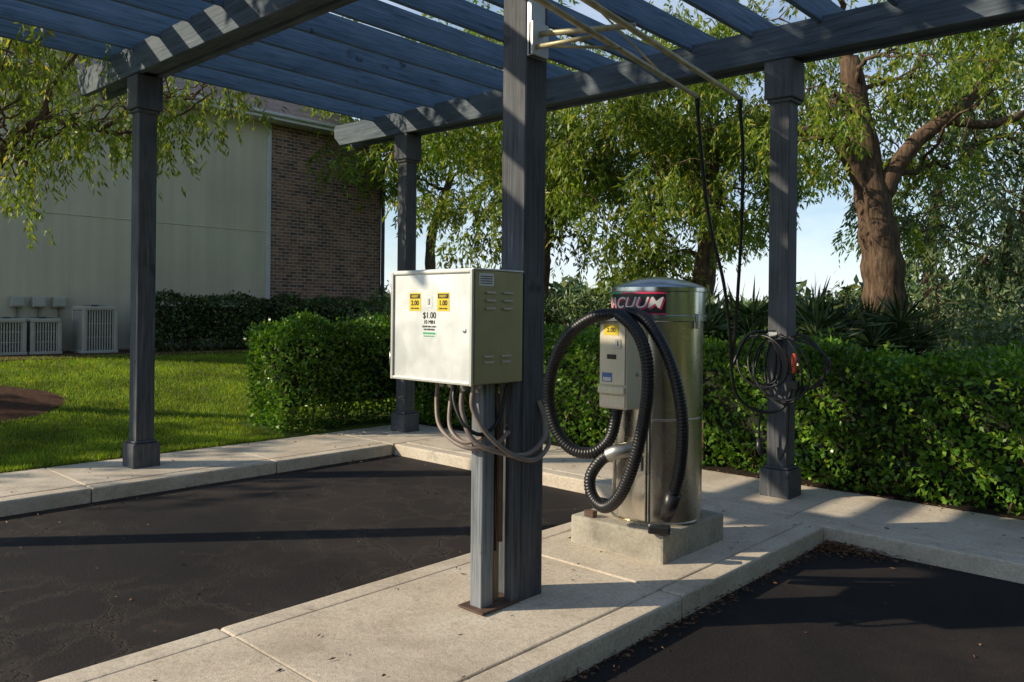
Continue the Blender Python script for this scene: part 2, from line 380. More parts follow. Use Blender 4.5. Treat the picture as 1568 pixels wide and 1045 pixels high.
band('label_stripe_green',-1.15,-.3,1.730,1.742,grn,RL+.0020)
band('label_stripe_green',-1.15,-.35,1.594,1.602,grn,RL+.0020)
band('label_stripe_pink',-.3,.72,1.594,1.602,pink,RL+.0020)
text('vacuum_text','VACUUM',.104,(.007,0,1.658),pink,vc,bend=(cx,cy,RL+.0030,-.17),sx=1.2,shear=.3,off=.01)
text('vacuum_text_white','VACUUM',.104,(-.002,0,1.668),whitep,vc,bend=(cx,cy,RL+.0046,-.17),sx=1.2,shear=.3,off=.008)
for ang in (-.1,1.2,2.6,4.1):
    q=(cx+(R+.02)*math.cos(ang),cy+(R+.02)*math.sin(ang)); box('lid_clamp',(q[0]-.012,q[1]-.012,1.50),(q[0]+.012,q[1]+.012,1.6),galv,vc,.003)
box('cleanout_door',(-.115,1.105,.215),(.115,1.16,.96),steel,vc,.006,2)
box('cleanout_handle',(.07,1.088,.55),(.09,1.1045,.65),galv,vc,.003)
box('door_edge_trim',(-.13,1.118,.213),(-.117,1.17,.962),galv,vc,.003)
box('door_edge_trim',(.117,1.118,.213),(.13,1.17,.962),galv,vc,.003)
box('coin_box',(-.11,.885,.975),(.11,1.13,1.545),cream,vc,.008,2)
box('coin_box_face',(-.100,.876,1.13),(.100,.8845,1.53),cream,vc,.003)
box('coin_box_lip',(-.104,.858,1.075),(.104,.8755,1.12),cream,vc,.005,2)
box('coin_box_lower_door',(-.100,.877,.985),(.100,.8845,1.066),cream,vc,.003)
box('coin_box_label',(-.07,.8748,1.455),(.05,.8757,1.525),yel,vc,0)
text('coin_box_text','2.00',.04,(-.01,.8744,1.488),blk,vc)
box('coin_slot',(.02,.872,1.37),(.07,.8758,1.43),galv,vc,.002); box('coin_slot_hole',(.042,.8705,1.385),(.048,.8717,1.42),blk,vc,0)
box('bill_slot',(-.04,.871,1.30),(.03,.8758,1.33),blk,vc,.001)
box('coin_box_label2',(-.08,.8748,1.15),(.0,.8757,1.21),blu,vc,0); box('coin_box_label3',(-.072,.8742,1.156),(-.008,.8747,1.18),whitep,vc,0)
o=lathe('coin_box_lock',[(.014,0),(.014,.006),(.009,.01)],0,0,galv,vc,16)
o.data.transform(Matrix.Translation((.11,1.0,1.2))@Matrix.Rotation(math.pi/2,4,'Y'))
box('hose_hanger',(-.09,.86,1.555),(.14,1.1,1.57),galv,vc,.004)
box('hose_hanger_lip',(-.09,.845,1.545),(.14,.8595,1.575),galv,vc,.004)
tube('hose_port',spline([(.03,1.12,.70),(.02,1.03,.695),(-.03,.98,.68),(-.09,.97,.65)],8),.048,galv,vc,16)
HR=.041
ribbed('hose',[(.08,.92,1.585),(-.02,.86,1.59),(-.15,.83,1.56),(-.33,.82,1.44),(-.46,.83,1.24),(-.505,.84,1.02),(-.46,.86,.80),(-.34,.89,.67),(-.19,.94,.66),(-.10,1.0,.76),(-.07,1.03,.93),(-.06,1.04,1.0)],HR,rubber,vc)
ribbed('hose',[(-.05,.975,.665),(-.13,.95,.62),(-.2,.92,.50),(-.17,.90,.38),(-.06,.88,.325),(.06,.86,.40),(.16,.85,.57),(.245,.84,.82),(.30,.83,1.08),(.30,.825,1.3),(.235,.83,1.46),(.12,.85,1.56),(.04,.88,1.59)],HR,rubber,vc)
ribbed('hose',[(.02,.95,1.59),(.13,.93,1.60),(.25,.91,1.54),(.37,.91,1.38),(.45,.92,1.18),(.485,.94,.93),(.46,.96,.66),(.40,.98,.46)],HR*.95,rubber,vc)
tube('hose_nozzle',[(.405,.978,.475),(.37,.99,.38),(.335,1.0,.30)],[.05,.047,.036],rubber,vc,16)
box('nozzle_mouth',(.22,.965,.196),(.36,1.035,.25),rubber,vc,.012,2,Matrix.Rotation(.5,3,'Z'))
box('pad_bracket',(-.33,1.02,.192),(-.25,1.07,.235),rust,vc,.004)
# ------------------------------------------------------------------ air hose boom
ab=empty('air_hose_boom',(.3,.3,3.1))
tz=3.12
def bar(n,p,q,r=.014,m=armm): return tube(n,[p,((p[0]+q[0])/2,(p[1]+q[1])/2,(p[2]+q[2])/2),q],r,m,ab,8)
bar('rail',(.5,-.5,tz),(.19,1.6,tz),.017); bar('rail',(.68,-.45,tz),(.40,1.82,tz),.017)
bar('cross_bar',(.12,-.02,tz+.03),(.60,.22,tz+.03),.017); bar('cross_bar',(.12,-.05,tz-.05),(.46,.02,tz-.05),.013)
bar('cross_bar',(.12,.0,tz-.03),(.42,.35,tz-.02),.009)
bar('cross_bar',(.5,-.5,tz+.01),(.68,-.45,tz+.01)); bar('strut',(.12,-.06,3.62),(.5,-.5,tz+.02),.01); bar('strut',(.12,-.02,3.62),(.3,.95,tz),.006)
box('boom_hinge',(.10,-.085,tz-.1),(.135,.05,tz+.09),galv,ab,.004)
for p in ((.19,1.6),(.40,1.82)): tube('swivel',[(p[0],p[1],tz+.01),(p[0],p[1],tz-.04),(p[0],p[1],tz-.09)],[.02,.02,.014],blk,ab,8)
ah=empty('air_hose',(0,3.2,1.2))
def cable(pts,r=.0095): return tube('hose_line',resample(spline(pts,20),.03),r,rubber,ah,8)
cable([(.19,1.6,tz-.06),(.15,1.72,2.8),(.08,1.98,2.3),(-.01,2.38,1.85),(-.12,2.7,1.45),(-.2,2.9,1.1),(-.2,3.02,.88),(-.08,3.15,.76),(.08,3.26,.78),(.15,3.3,.95),(.12,3.33,1.2),(.02,3.32,1.38)],.014)
cable([(.40,1.82,tz-.06),(.36,1.95,2.75),(.2,2.25,2.2),(.05,2.5,1.75),(-.12,2.78,1.35),(-.25,3.0,1.15),(-.15,3.1,1.42),(.0,3.3,1.45)],.014)
for k in range(5):
    w=.13+.035*k+random.uniform(-.02,.02); h=.20+.05*random.random(); oy=3.26-.02*k; tilt=random.uniform(-.2,.2); sgn=1 if k%2 else .8
    pts=[]
    for j in range(15):
        t=2*math.pi*j/14
        pts.append((w*math.sin(t)*sgn+tilt*.15*math.cos(t)+(.10 if k in(1,3) else -.06),oy-.03*math.sin(t*2),1.42-(h+.07*(k%2))*(1-math.cos(t))))
    cable(pts,.0105)
for k in range(3):
    cable([(.1,3.3,1.4),(.28+.03*k,3.28,1.42-.04*k),(.43+.03*k,3.3,1.25-.03*k),(.40,3.32,1.02+.02*k),(.22,3.3,.97-.02*k),(.11,3.31,1.1)],.009)
box('hose_hook',(-.05,3.25,1.38),(.05,3.349,1.41),galv,ah,.004); box('hose_hook_lip',(-.05,3.235,1.38),(.05,3.2495,1.45),galv,ah,.003)
tube('air_chuck_grip',[(.2,3.24,1.27),(.203,3.235,1.18),(.205,3.23,1.10)],.02,redp,ah,10); tube('air_chuck',[(.205,3.23,1.12),(.208,3.225,1.08),(.21,3.22,1.04)],.01,blk,ah,8)
box('pressure_gauge',(.17,3.2,.96),(.25,3.25,1.04),blk,ah,.01,2)
cable([(-.06,3.2,.8),(-.09,3.2,.65),(-.09,3.2,.52)],.011); tube('tyre_inflator',[(-.09,3.2,.52),(-.085,3.19,.44),(-.05,3.17,.38)],[.025,.03,.018],rubber,ah,10)
cable([(.17,3.3,1.05),(.12,3.33,.8),(.1,3.34,.5),(.02,3.36,.28)],.008)
# ------------------------------------------------------------------ building
ap=empty('apartment_building',(-20,2,.6))
g=G('stucco',.9,spec=.2); f=g.noise(.5,5,.6); f2=g.noise(60,4,.7); c=g.ramp(f,[(.3,(.58,.535,.40)),(.7,(.68,.63,.485))])
sv=g.map((2.5,2.5,.12)); c=g.mix(.25,c,g.ramp(g.noise(1.5,4,.6,sv),[(.35,.6),(.6,1.)]),'MULTIPLY'); g.col(c); g.bump(f2,.5,.006); stucco=g.m
g=G('brick',.85,spec=.2); sp=g.n('ShaderNodeSeparateXYZ'); g.L(g.co,sp.inputs[0]); cbx=g.n('ShaderNodeCombineXYZ'); g.L(g.math('ADD',sp.outputs[0],sp.outputs[1]),cbx.inputs[0]); g.L(sp.outputs[2],cbx.inputs[1])
bt=g.n('ShaderNodeTexBrick'); g.L(cbx.outputs[0],bt.inputs['Vector']); bt.inputs['Scale'].default_value=1; bt.inputs['Brick Width'].default_value=.24; bt.inputs['Row Height'].default_value=.088; bt.inputs['Mortar Size'].default_value=.011; bt.inputs['Mortar Smooth'].default_value=.3; bt.inputs['Bias'].default_value=-.1
bt.inputs['Color1'].default_value=(.36,.19,.13,1); bt.inputs['Color2'].default_value=(.10,.07,.068,1); bt.inputs['Mortar'].default_value=(.45,.40,.34,1)
g.col(g.mix(.6,bt.outputs['Color'],g.ramp(g.noise(3,5,.7),[(.3,.5),(.7,1.2)]),'MULTIPLY')); g.bump(g.math('SUBTRACT',1.,bt.outputs['Fac']),.6,.012); brick=g.m
g=G('shingles',.9); bt=g.n('ShaderNodeTexBrick'); g.L(g.map((1,1,1),(0,0,math.pi/2)),bt.inputs['Vector']); bt.inputs['Scale'].default_value=1; bt.inputs['Brick Width'].default_value=.3; bt.inputs['Row Height'].default_value=.14; bt.inputs['Mortar Size'].default_value=.006
bt.inputs['Color1'].default_value=(.15,.13,.14,1); bt.inputs['Color2'].default_value=(.08,.075,.085,1); bt.inputs['Mortar'].default_value=(.03,.03,.03,1); g.col(bt.outputs['Color']); g.bump(bt.outputs['Fac'],.5,.01); shing=g.m
trim=plain('white_trim',(.60,.61,.60),.6,0,.1,4)
WA=-15.9; ZE=6.5; BS=-.6
box('stucco_wall',(WA-12,BS,.3),(WA,7.5,ZE),stucco,ap,0)
box('brick_wall',(WA-12,7.62,.3),(WA+.03,11.2,ZE),brick,ap,0)
box('corner_trim',(WA-.2,7.503,.4),(WA+.05,7.617,ZE-.02),trim,ap,.006)
box('band_trim',(WA+.0005,BS,3.63),(WA+.014,7.5,3.655),stucco,ap,.004)
box('base_band',(WA+.0005,BS,.5),(WA+.03,7.5,.72),stucco,ap,.006)
box('soffit',(WA-12.6,BS-.6,ZE+.003),(WA+.6,11.8,ZE+.03),trim,ap,0)
for p,q in (((WA+.603,BS-.6,ZE-.02),(WA+.63,11.8,ZE+.14)),((WA-12.6,11.803,ZE-.02),(WA+.63,11.83,ZE+.14)),((WA-12.6,BS-.63,ZE-.02),(WA+.63,BS-.603,ZE+.14))): box('fascia',p,q,trim,ap,.003)
tube('gutter',[(WA+.68,BS-.6,ZE+.1),(WA+.68,5,ZE+.1),(WA+.68,11.8,ZE+.1)],.045,trim,ap,10)
a0,a1,b0,b1=WA-12.7,WA+.66,BS-.66,11.86; rz=ZE+.145; hp=3.3; m=6.2
V=[(a0,b0,rz),(a1,b0,rz),(a1,b1,rz),(a0,b1,rz),((a0+a1)/2,b0+m,rz+hp),((a0+a1)/2,b1-m,rz+hp)]
rawmesh('roof',V,[(0,1,4),(1,2,5,4),(2,3,5),(3,0,4,5),(3,2,1,0)],shing,ap)
brz=plain('downspout_bronze',(.05,.04,.035),.5)
tube('downspout',resample(spline([(WA+.66,11.5,ZE+.06),(WA+.6,11.48,ZE-.1),(WA+.2,11.32,ZE-.42),(WA+.09,11.28,ZE-.7),(WA+.09,11.28,4),(WA+.09,11.28,.6)],8),.1),.055,brz,ap,8)
box('corner_board',(WA-.2,11.203,.4),(WA+.05,11.24,ZE-.02),brz,ap,.004)
box('window_frame',(WA-4,11.2,3.9),(WA-2.6,11.245,5.2),trim,ap,.005); box('window_pane',(WA-3.92,11.2455,3.98),(WA-2.68,11.25,5.12),blk,ap,0)
acm=plain('ac_paint',(.50,.49,.43),.5,.1,.15,3); acd=plain('ac_coil',(.10,.11,.11),.6,.3)
def ac(px,py,w,h,n=9):
    z=gz(px,py)+.03; e=empty('air_conditioning_unit',(px,py,z))
    box('base_pan',(px-w/2-.05,py-w/2-.05,z-.06),(px+w/2+.05,py+w/2+.05,z+.05),acm,e,.01)
    box('coil',(px-w/2+.03,py-w/2+.03,z+.05),(px+w/2-.03,py+w/2-.03,z+h-.09),acd,e,0)
    for sx in(-1,1):
        for sy in(-1,1): box('corner_post',(px+sx*w/2-.035,py+sy*w/2-.035,z+.05),(px+sx*w/2+.035,py+sy*w/2+.035,z+h-.08),acm,e,.006)
    for i in range(1,n):
        t=-w/2+w*i/n
        box('louvre',(px+w/2-.02,py+t-.012,z+.05),(px+w/2+.008,py+t+.012,z+h-.08),acm,e,.003)
        box('louvre',(px+t-.012,py-w/2-.008,z+.05),(px+t+.012,py-w/2+.02,z+h-.08),acm,e,.003)
    for zz in (.33,.62): box('louvre_band',(px+w/2-.022,py-w/2,z+h*zz),(px+w/2+.004,py+w/2,z+h*zz+.015),acm,e,.002)
    box('top_cap',(px-w/2-.03,py-w/2-.03,z+h-.08),(px+w/2+.03,py+w/2+.03,z+h),acm,e,.02,2)
    for r in (.1,.16,.22):
        ring=[(px+r*math.cos(t),py+r*math.sin(t),z+h+.02) for t in np.linspace(0,2*math.pi,25)]; tube('fan_guard_ring',ring,.006,acd,e,6)
    lathe('fan_hub',[(.07,z+h),(.07,z+h+.03),(.02,z+h+.035)],px,py,acd,e,16)
ac(WA+.85,3.0,.62,.98,12)
ac(WA+.75,2.02,.5,.72,10); ac(WA+.75,1.38,.5,.72,10)
for k in range(3):
    bb=1.75+k*.4
    e=empty('utility_meter_box',(WA+.1,bb,1.8)); box('meter_case',(WA+.016,bb-.13,1.60),(WA+.16,bb+.13,1.83),acm,e,.02,2)
    box('meter_lid',(WA+.161,bb-.1,1.63),(WA+.175,bb+.1,1.80),acm,e,.005); tube('meter_conduit',[(WA+.06,bb,1.62),(WA+.06,bb,1.1),(WA+.06,bb,.65)],.02,conduit,e,8)
# ------------------------------------------------------------------ foliage
def leaf_obj(name,pos,dr,ln,wd,mat,parent=None,fold=False):
    N=len(pos); dr=dr/(np.linalg.norm(dr,axis=1)[:,None]+1e-9); rnd=rng.normal(size=(N,3)); sd=np.cross(dr,rnd); sd/=np.linalg.norm(sd,axis=1)[:,None]+1e-9
    ln=np.broadcast_to(ln,(N,))[:,None]; wd=np.broadcast_to(wd,(N,))[:,None]
    V=np.empty((N,4,3)); V[:,0]=pos; V[:,1]=pos+dr*ln*.45+sd*wd*.5; V[:,2]=pos+dr*ln; V[:,3]=pos+dr*ln*.45-sd*wd*.5
    if fold:
        nrm=np.cross(dr,sd); V[:,0]-=nrm*wd*.12; V[:,2]-=nrm*wd*.3
    me=bpy.data.meshes.new(name); me.vertices.add(N*4); me.vertices.foreach_set('co',V.reshape(-1).astype(np.float32))
    me.loops.add(N*4); me.loops.foreach_set('vertex_index',np.arange(N*4,dtype=np.int32)); me.polygons.add(N)
    me.polygons.foreach_set('loop_start',np.arange(0,N*4,4,dtype=np.int32)); me.polygons.foreach_set('loop_total',np.full(N,4,dtype=np.int32)); me.update(calc_edges=True)
    return link(me,name,mat,parent)
def sph(n):
    v=rng.normal(size=(n,3)); return v/np.linalg.norm(v,axis=1)[:,None]
def tree(name,bx,by,trunk,crown,rad,ncl,cr,nspr,mat,lln=.12,lwd=.03,droop=.8,low=None,perspr=12,extra=()):
    z0=gz(bx,by)
    e=empty(name,(bx,by,z0))
    tp=np.array([(bx+p[0],by+p[1],z0+p[2],p[3]) for p in trunk],float)
    sp=spline(tp,8); V=[];F=[]
    rr=sp[:,3]*(1+.08*np.sin(np.arange(len(sp))*1.7)); rr[0]*=1.35
    v,f=tube_arrays(sp[:,:3],rr,12,0); V.append(v);F+=f; off=len(v)
    nodes=[tuple(q) for q in sp[len(sp)//3:]]
    cl=[]
    cx_,cy_,cz_=bx+crown[0],by+crown[1],z0+crown[2]
    while len(cl)<ncl:
        d=sph(1)[0]*(rng.random()**(.45)); p=np.array([cx_,cy_,cz_])+d*np.array(rad)
        if low is not None and p[2]<low: continue
        cl.append(p)
    for q in extra: cl.append(np.array(q,float))
    cl.sort(key=lambda p:np.linalg.norm(p-tp[-1,:3]))
    for p in cl:
        best=min(nodes,key=lambda q:(np.linalg.norm(np.array(q[:3])-p)+max(0,q[2]-p[2])*.8+(0 if q[3]>.02 else .8)))
        q=np.array(best[:3]); r0=min(best[3]*.62,.12); L=np.linalg.norm(p-q)
        r0=max(.012,min(r0,.02+L*.028))
        mid=(q+p)/2+np.array([rng.normal()*.12*L,rng.normal()*.12*L,.16*L+rng.normal()*.05*L])
        s=spline([q,mid,p],7); k=len(s); r=np.linspace(r0,max(.006,r0*.28),k)
        s[1:-1]+=rng.normal(size=(k-2,3))*.02*L
        v,f=tube_arrays(s,r,6,off,False); V.append(v);F+=f; off+=len(v)
        for j in range(3,k,3): nodes.append((*s[j],r[j]))
        for _ in range(3):
            st=s[rng.integers(k//2,k)]; en=st+sph(1)[0]*cr*.9+np.array([0,0,-.1]); tw=spline([st,(st+en)/2+np.array([0,0,.08]),en],3)
            v,f=tube_arrays(tw,np.linspace(.012,.004,len(tw)),4,off,False); V.append(v);F+=f; off+=len(v)
    rawmesh('trunk_and_limbs',np.concatenate(V),F,bark,e,True)
    cl=np.array(cl); M=len(cl); cs=cr*rng.uniform(.65,1.3,M)
    idx=np.repeat(np.arange(M),nspr); n=len(idx)
    st=cl[idx]+sph(n)*(rng.random(n)**.5)[:,None]*cs[idx][:,None]*np.array([1,1,.75])
    out=st-cl[idx]; out/=np.linalg.norm(out,axis=1)[:,None]+1e-9
    sd=out*.6+sph(n)*.4+np.array([0,0,-droop]); sd/=np.linalg.norm(sd,axis=1)[:,None]
    sl=rng.uniform(.25,.6,n)*cr/.7
    t=rng.random((n,perspr)); pos=st[:,None,:]+sd[:,None,:]*(t*sl[:,None])[:,:,None]+np.array([0,0,-1])*(t**2*sl[:,None]*.4)[:,:,None]*droop
    pos=pos.reshape(-1,3)+rng.normal(size=(n*perspr,3))*.012
    dr=np.repeat(sd,perspr,0)*.7+sph(n*perspr)*.75+np.array([0,0,-.35*droop])
    N=len(pos); leaf_obj('foliage',pos,dr,lln*rng.uniform(.6,1.3,N),lwd*rng.uniform(.7,1.3,N),mat,e)
    return e
def T(name,X,Y,*a,**k):
    x,y=P(X,Y); return tree(name,x,y,*a,**k)
def dl(dx,dy): return (.733*dx-.680*dy,.680*dx+.733*dy)
def limb(e,pts,r0,r1):
    q=[(*P(x,y),z) for x,y,z in pts]; s=spline(q,10); s[1:-1]+=rng.normal(size=(len(s)-2,3))*.008
    tube('limb',s,np.linspace(r0,r1,len(s)),bark,e,8)
TX,TY=-7.6,10.6
c1=dl(1.5,-.4)
ex=[(*P(x,y),z) for x,y,z in [(-5.2,10,3.9),(-4.6,10,4.2),(-5.0,9.8,5.2),(-4.3,9.8,3.75),(-3.9,9.7,4.1),(-3.4,9.8,4.4),(-5.9,9.8,3.6),(-6.0,9.6,3.1),(-5.7,10,4.6)]]
wt=T('willow_tree',TX,TY,[(0,0,0,.2),(-.05,.1,1.4,.16),(.1,.0,2.8,.13),(.3,-.1,4.2,.09)],(c1[0],c1[1],4.7),(3.0,3.0,1.7),62,.5,20,lf_willow,.115,.028,1.2,perspr=12,low=3.2,extra=ex)
limb(wt,[(-7.6,10.6,2.5),(-6.9,10.2,3.0),(-6.35,10.05,3.72),(-5.9,10,3.98),(-5.3,10,3.86),(-4.7,10,4.15)],.085,.02)
limb(wt,[(-5.95,10,3.97),(-5.85,10,4.4),(-5.5,10,4.85),(-5.0,9.9,5.3)],.05,.015)
limb(wt,[(-5.3,10,3.86),(-4.9,9.95,3.8),(-4.3,9.9,3.95),(-3.7,9.8,4.3)],.03,.01)
T('willow_tree',-18,7.5,[(0,0,0,.25),(.1,.1,2,.2),(.0,.1,4,.14)],(0,0,5.8),(2.3,2.3,1.8),34,.7,14,lf_tree,.22,.07,.8,perspr=9)
# unseen tree added west of the pergola so its crown shades the beams
tree('added_shade_tree',-9.3,-4.6,[(0,0,0,.2),(.2,.1,2.5,.17),(.6,.4,5,.14),(1.2,.7,7.2,.1)],(3.0,2.0,8.2),(4.6,3.6,1.1),46,.8,15,lf_tree,.26,.10,.6,perspr=9)
T('acacia_tree',-2.6,23,[(0,0,0,.22),(.1,.2,1.6,.17),(-.2,.5,3.2,.14),(.2,.9,5,.1)],(.3,.3,6.8),(3.8,3.8,3.2),76,.75,28,lf_tree,.2,.055,.7,low=4.1)
T('acacia_tree',.6,17.5,[(0,0,0,.2),(-.1,.2,1.6,.16),(.1,.1,3.2,.13),(.3,.2,5,.1)],(0,0,5.2),(3.1,3.1,3.3),92,.62,33,lf_tree,.16,.042,.9)
T('acacia_tree',3.4,15.4,[(0,0,0,.2),(.2,.0,1.6,.16),(.3,.2,3.2,.13),(.3,.5,5,.1)],(0,0,4.7),(2.5,2.5,3.1),84,.55,33,lf_tree,.14,.038,.9)
T('acacia_tree',5.2,22,[(0,0,0,.22),(.2,.0,1.6,.18),(.3,.2,3.2,.14),(.3,.5,5,.1)],(0,0,5.9),(3.6,3.6,3.4),40,.65,24,lf_tree,.2,.055,.8)
u=dl(-.15,0);v_=dl(-.35,0)
ot=T('added_shade_tree',5.9,12.3,[(0,0,0,.42),(u[0]*.6,u[1]*.6,1.2,.34),(u[0],u[1],2.4,.31),(v_[0],v_[1],3.6,.25),(v_[0]*2,v_[1]*2,5.6,.15)],(.4,.3,5.6),(3.1,3.1,3.0),60,.5,27,lf_tree,.12,.034,.9,low=2.2)
limb(ot,[(5.75,12.3,2.9),(5.3,12.2,3.8),(4.9,12.1,4.3),(4.4,12.1,4.4),(3.9,12,4.15)],.16,.06)
limb(ot,[(5.6,12.3,3.1),(6.0,12.1,4.1),(6.9,12,4.9),(7.6,12,5.9)],.17,.06)
limb(ot,[(6.5,12.05,4.6),(7.2,11.9,4.5),(8.0,11.8,4.75),(8.9,11.8,4.6)],.08,.03)
T('acacia_tree',9.2,14.2,[(0,0,0,.25),(.1,0,1.5,.2),(.0,.2,3.2,.16),(.2,.1,5,.1)],(0,0,4.8),(2.9,2.9,3.3),58,.58,28,lf_blue,.14,.04,1.)
T('acacia_tree',7.7,12.6,[(0,0,0,.12),(.1,0,1.0,.1),(.0,.2,2.0,.08),(.2,.1,3.2,.05)],(0,0,2.5),(1.8,1.8,1.5),32,.5,27,lf_blue,.12,.034,1.)
T('acacia_tree',10.5,20,[(0,0,0,.25),(.1,0,1.5,.2),(.0,.2,3.2,.16),(.2,.1,5,.1)],(0,0,6.3),(3.6,3.6,3.4),26,.75,24,lf_tree,.2,.055,1.)
def shrub(name,X,Y,r,h,mat,n,strap=False,ln=.1,wd=.04):
    x,y=P(X,Y); z0=gz(x,y); e=empty(name,(x,y,z0)); V=[];F=[];off=0
    for _ in range(14):
        d=sph(1)[0]; p=[(x,y,z0-.02),(x+d[0]*r*.3,y+d[1]*r*.3,z0+h*.35),(x+d[0]*r*.75,y+d[1]*r*.75,z0+h*.78)]
        v,f=tube_arrays(spline(p,4),np.linspace(.03,.008,9),5,off,False); V.append(v);F+=f;off+=len(v)
    rawmesh('stems',np.concatenate(V),F,bark,e,True)
    if strap:
        K=int(n/40)
        hub=np.stack([x+rng.normal(size=K)*r*.5,y+rng.normal(size=K)*r*.5,z0+h*rng.uniform(.25,.85,K)],1)
        hub=np.repeat(hub,40,0); dd=sph(len(hub)); dd[:,2]=np.abs(dd[:,2])*.9-.15
        leaf_obj('foliage',hub,dd,rng.uniform(.35,.7,len(hub)),rng.uniform(.03,.05,len(hub)),mat,e)
    else:
        K=34; cc=sph(K)*(rng.random(K)**.4)[:,None]*np.array([r,r,h*.5])*.85+np.array([x,y,z0+h*.5]); cs=rng.uniform(.2,.36,K)*r
        i=rng.integers(0,K,n); p=cc[i]+sph(n)*(rng.random(n)**.4)[:,None]*cs[i][:,None]; p[:,2]=np.maximum(p[:,2],z0+.03)
        leaf_obj('foliage',p,sph(n)+np.array([0,0,.1]),ln*rng.uniform(.6,1.3,n),wd*rng.uniform(.7,1.2,n),mat,e)
for X,Y,r,h,m,s in [(-.2,13.6,1.3,2.0,lf_dark,0),(1.4,12.6,1.1,2.2,lf_dark,0),(2.7,12.2,1.0,1.8,lf_dark,1),(3.9,11.6,1.1,1.9,lf_dark,1),(4.9,11.0,.9,1.7,lf_dark,1),(-2.2,16.5,1.4,1.7,lf_dark,0),
                    (6.4,9.9,1.15,1.9,lf_blue,0),(7.8,10.6,1.3,2.5,lf_blue,0),(5.4,13.2,1.2,2.0,lf_dark,0),(3.,14.3,1.4,1.9,lf_dark,0),(9.3,9.3,1.2,2.3,lf_blue,0),(.6,15.,1.3,1.9,lf_dark,1)]:
    shrub('palm_shrub' if s else 'shrub',X,Y,r,h,m,6500 if not s else 3600,s,.11,.035)
def hedge(name,a0,a1,b0,b1,hf,dens,ls=.066,lw=.042,mat=lf_hedge):
    e=empty(name,((a0+a1)/2,(b0+b1)/2,gz((a0+a1)/2,b0)))
    la,lb=a1-a0,b1-b0; hm=hf(a0); zg=gz((a0+a1)/2,(b0+b1)/2)
    faces=[(la*lb,'t',1),(la*hm,'f',1),(la*hm,'k',.35),(lb*hm,'l',.6),(lb*hm,'r',1)]
    P_=[];N_=[]
    for ar,k,dm in faces:
        n=int(ar*dens*dm); s=rng.random(n); t=rng.random(n)
        if k=='t': p=np.stack([a0+s*la,b0+t*lb,np.zeros(n)],1); nn=(0,0,1); p[:,2]=[hf(q) for q in p[:,0]]
        elif k in 'fk': p=np.stack([a0+s*la,np.full(n,b0 if k=='f' else b1),np.zeros(n)],1); p[:,2]=t*np.array([hf(q) for q in p[:,0]]); nn=(0,-1 if k=='f' else 1,0)
        else: p=np.stack([np.full(n,a0 if k=='l' else a1),b0+s*lb,t*hm],1); nn=(-1 if k=='l' else 1,0,0)
        nn=np.array(nn,float)
        lump=.06*np.sin(p[:,0]*3.1+p[:,2]*2.3)+.05*np.sin(p[:,1]*4.3+p[:,0]*1.7+1)+.04*np.sin(p[:,0]*7.9+p[:,1]*6.1+p[:,2]*8.3)
        edge=np.zeros(n)
        if k=='t':
            da=np.minimum(p[:,0]-a0,a1-p[:,0]); db=np.minimum(p[:,1]-b0,b1-p[:,1]); dd=np.minimum(da,db); edge=-np.clip(.16-dd,0,.16)*.9
        else:
            dz=np.clip(.2-(np.array([hf(q) for q in p[:,0]])-p[:,2]),0,.2); edge=-dz*.7-np.clip(.15-p[:,2],0,.15)*.5
        depth=-np.abs(rng.normal(size=n))*.06+ (rng.random(n)<.05)*rng.random(n)*.12
        p=p+nn*(lump+edge+depth)[:,None]; p[:,2]+=zg; P_.append(p); N_.append(np.tile(nn,(n,1)))
    p=np.concatenate(P_); nn=np.concatenate(N_); p[:,2]=np.maximum(p[:,2],zg+.015)
    leaf_obj('foliage',p,sph(len(p))+nn*.45+np.array([0,0,.15]),ls*rng.uniform(.55,1.3,len(p)),lw*rng.uniform(.7,1.2,len(p)),mat,e,True)
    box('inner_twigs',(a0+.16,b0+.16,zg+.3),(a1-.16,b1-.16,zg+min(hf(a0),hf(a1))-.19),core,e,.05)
    V=[];F=[];off=0
    for _ in range(int(la*lb*9)):
        q=(random.uniform(a0+.08,a1-.08),random.uniform(b0+.06,b1-.1)); d=random.uniform(-.2,.2)
        v,f=tube_arrays(spline([(q[0],q[1],zg-.03),(q[0]+d*.5,q[1]-d*.3,zg+.2),(q[0]+d,q[1]+d*.4,zg+.5)],3),.011,5,off,False); V.append(v);F+=f;off+=len(v)
    rawmesh('stems',np.concatenate(V),F,bark,e,True)
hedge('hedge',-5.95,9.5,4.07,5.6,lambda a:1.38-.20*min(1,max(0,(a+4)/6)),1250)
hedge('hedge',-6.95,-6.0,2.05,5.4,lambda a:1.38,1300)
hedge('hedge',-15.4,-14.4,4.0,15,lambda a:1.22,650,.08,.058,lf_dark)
n=42000; ang=rng.uniform(-1.25,1.25,n); dist=rng.uniform(48,62,n); Xc=np.sin(ang)*dist; Yc=np.cos(ang)*dist
lx=.733*Xc-.68*Yc+3.023; ly=.68*Xc+.733*Yc-3.347
hh=3.0+1.1*np.sin(ang*17)+.8*np.sin(ang*41+1)+.5*np.sin(ang*97)
p=np.stack([lx,ly,rng.random(n)*hh],1); e=empty('distant_trees',(0,50,0)); leaf_obj('foliage',p,sph(n),rng.uniform(.4,.8,n),rng.uniform(.25,.45,n),lf_dark,e)
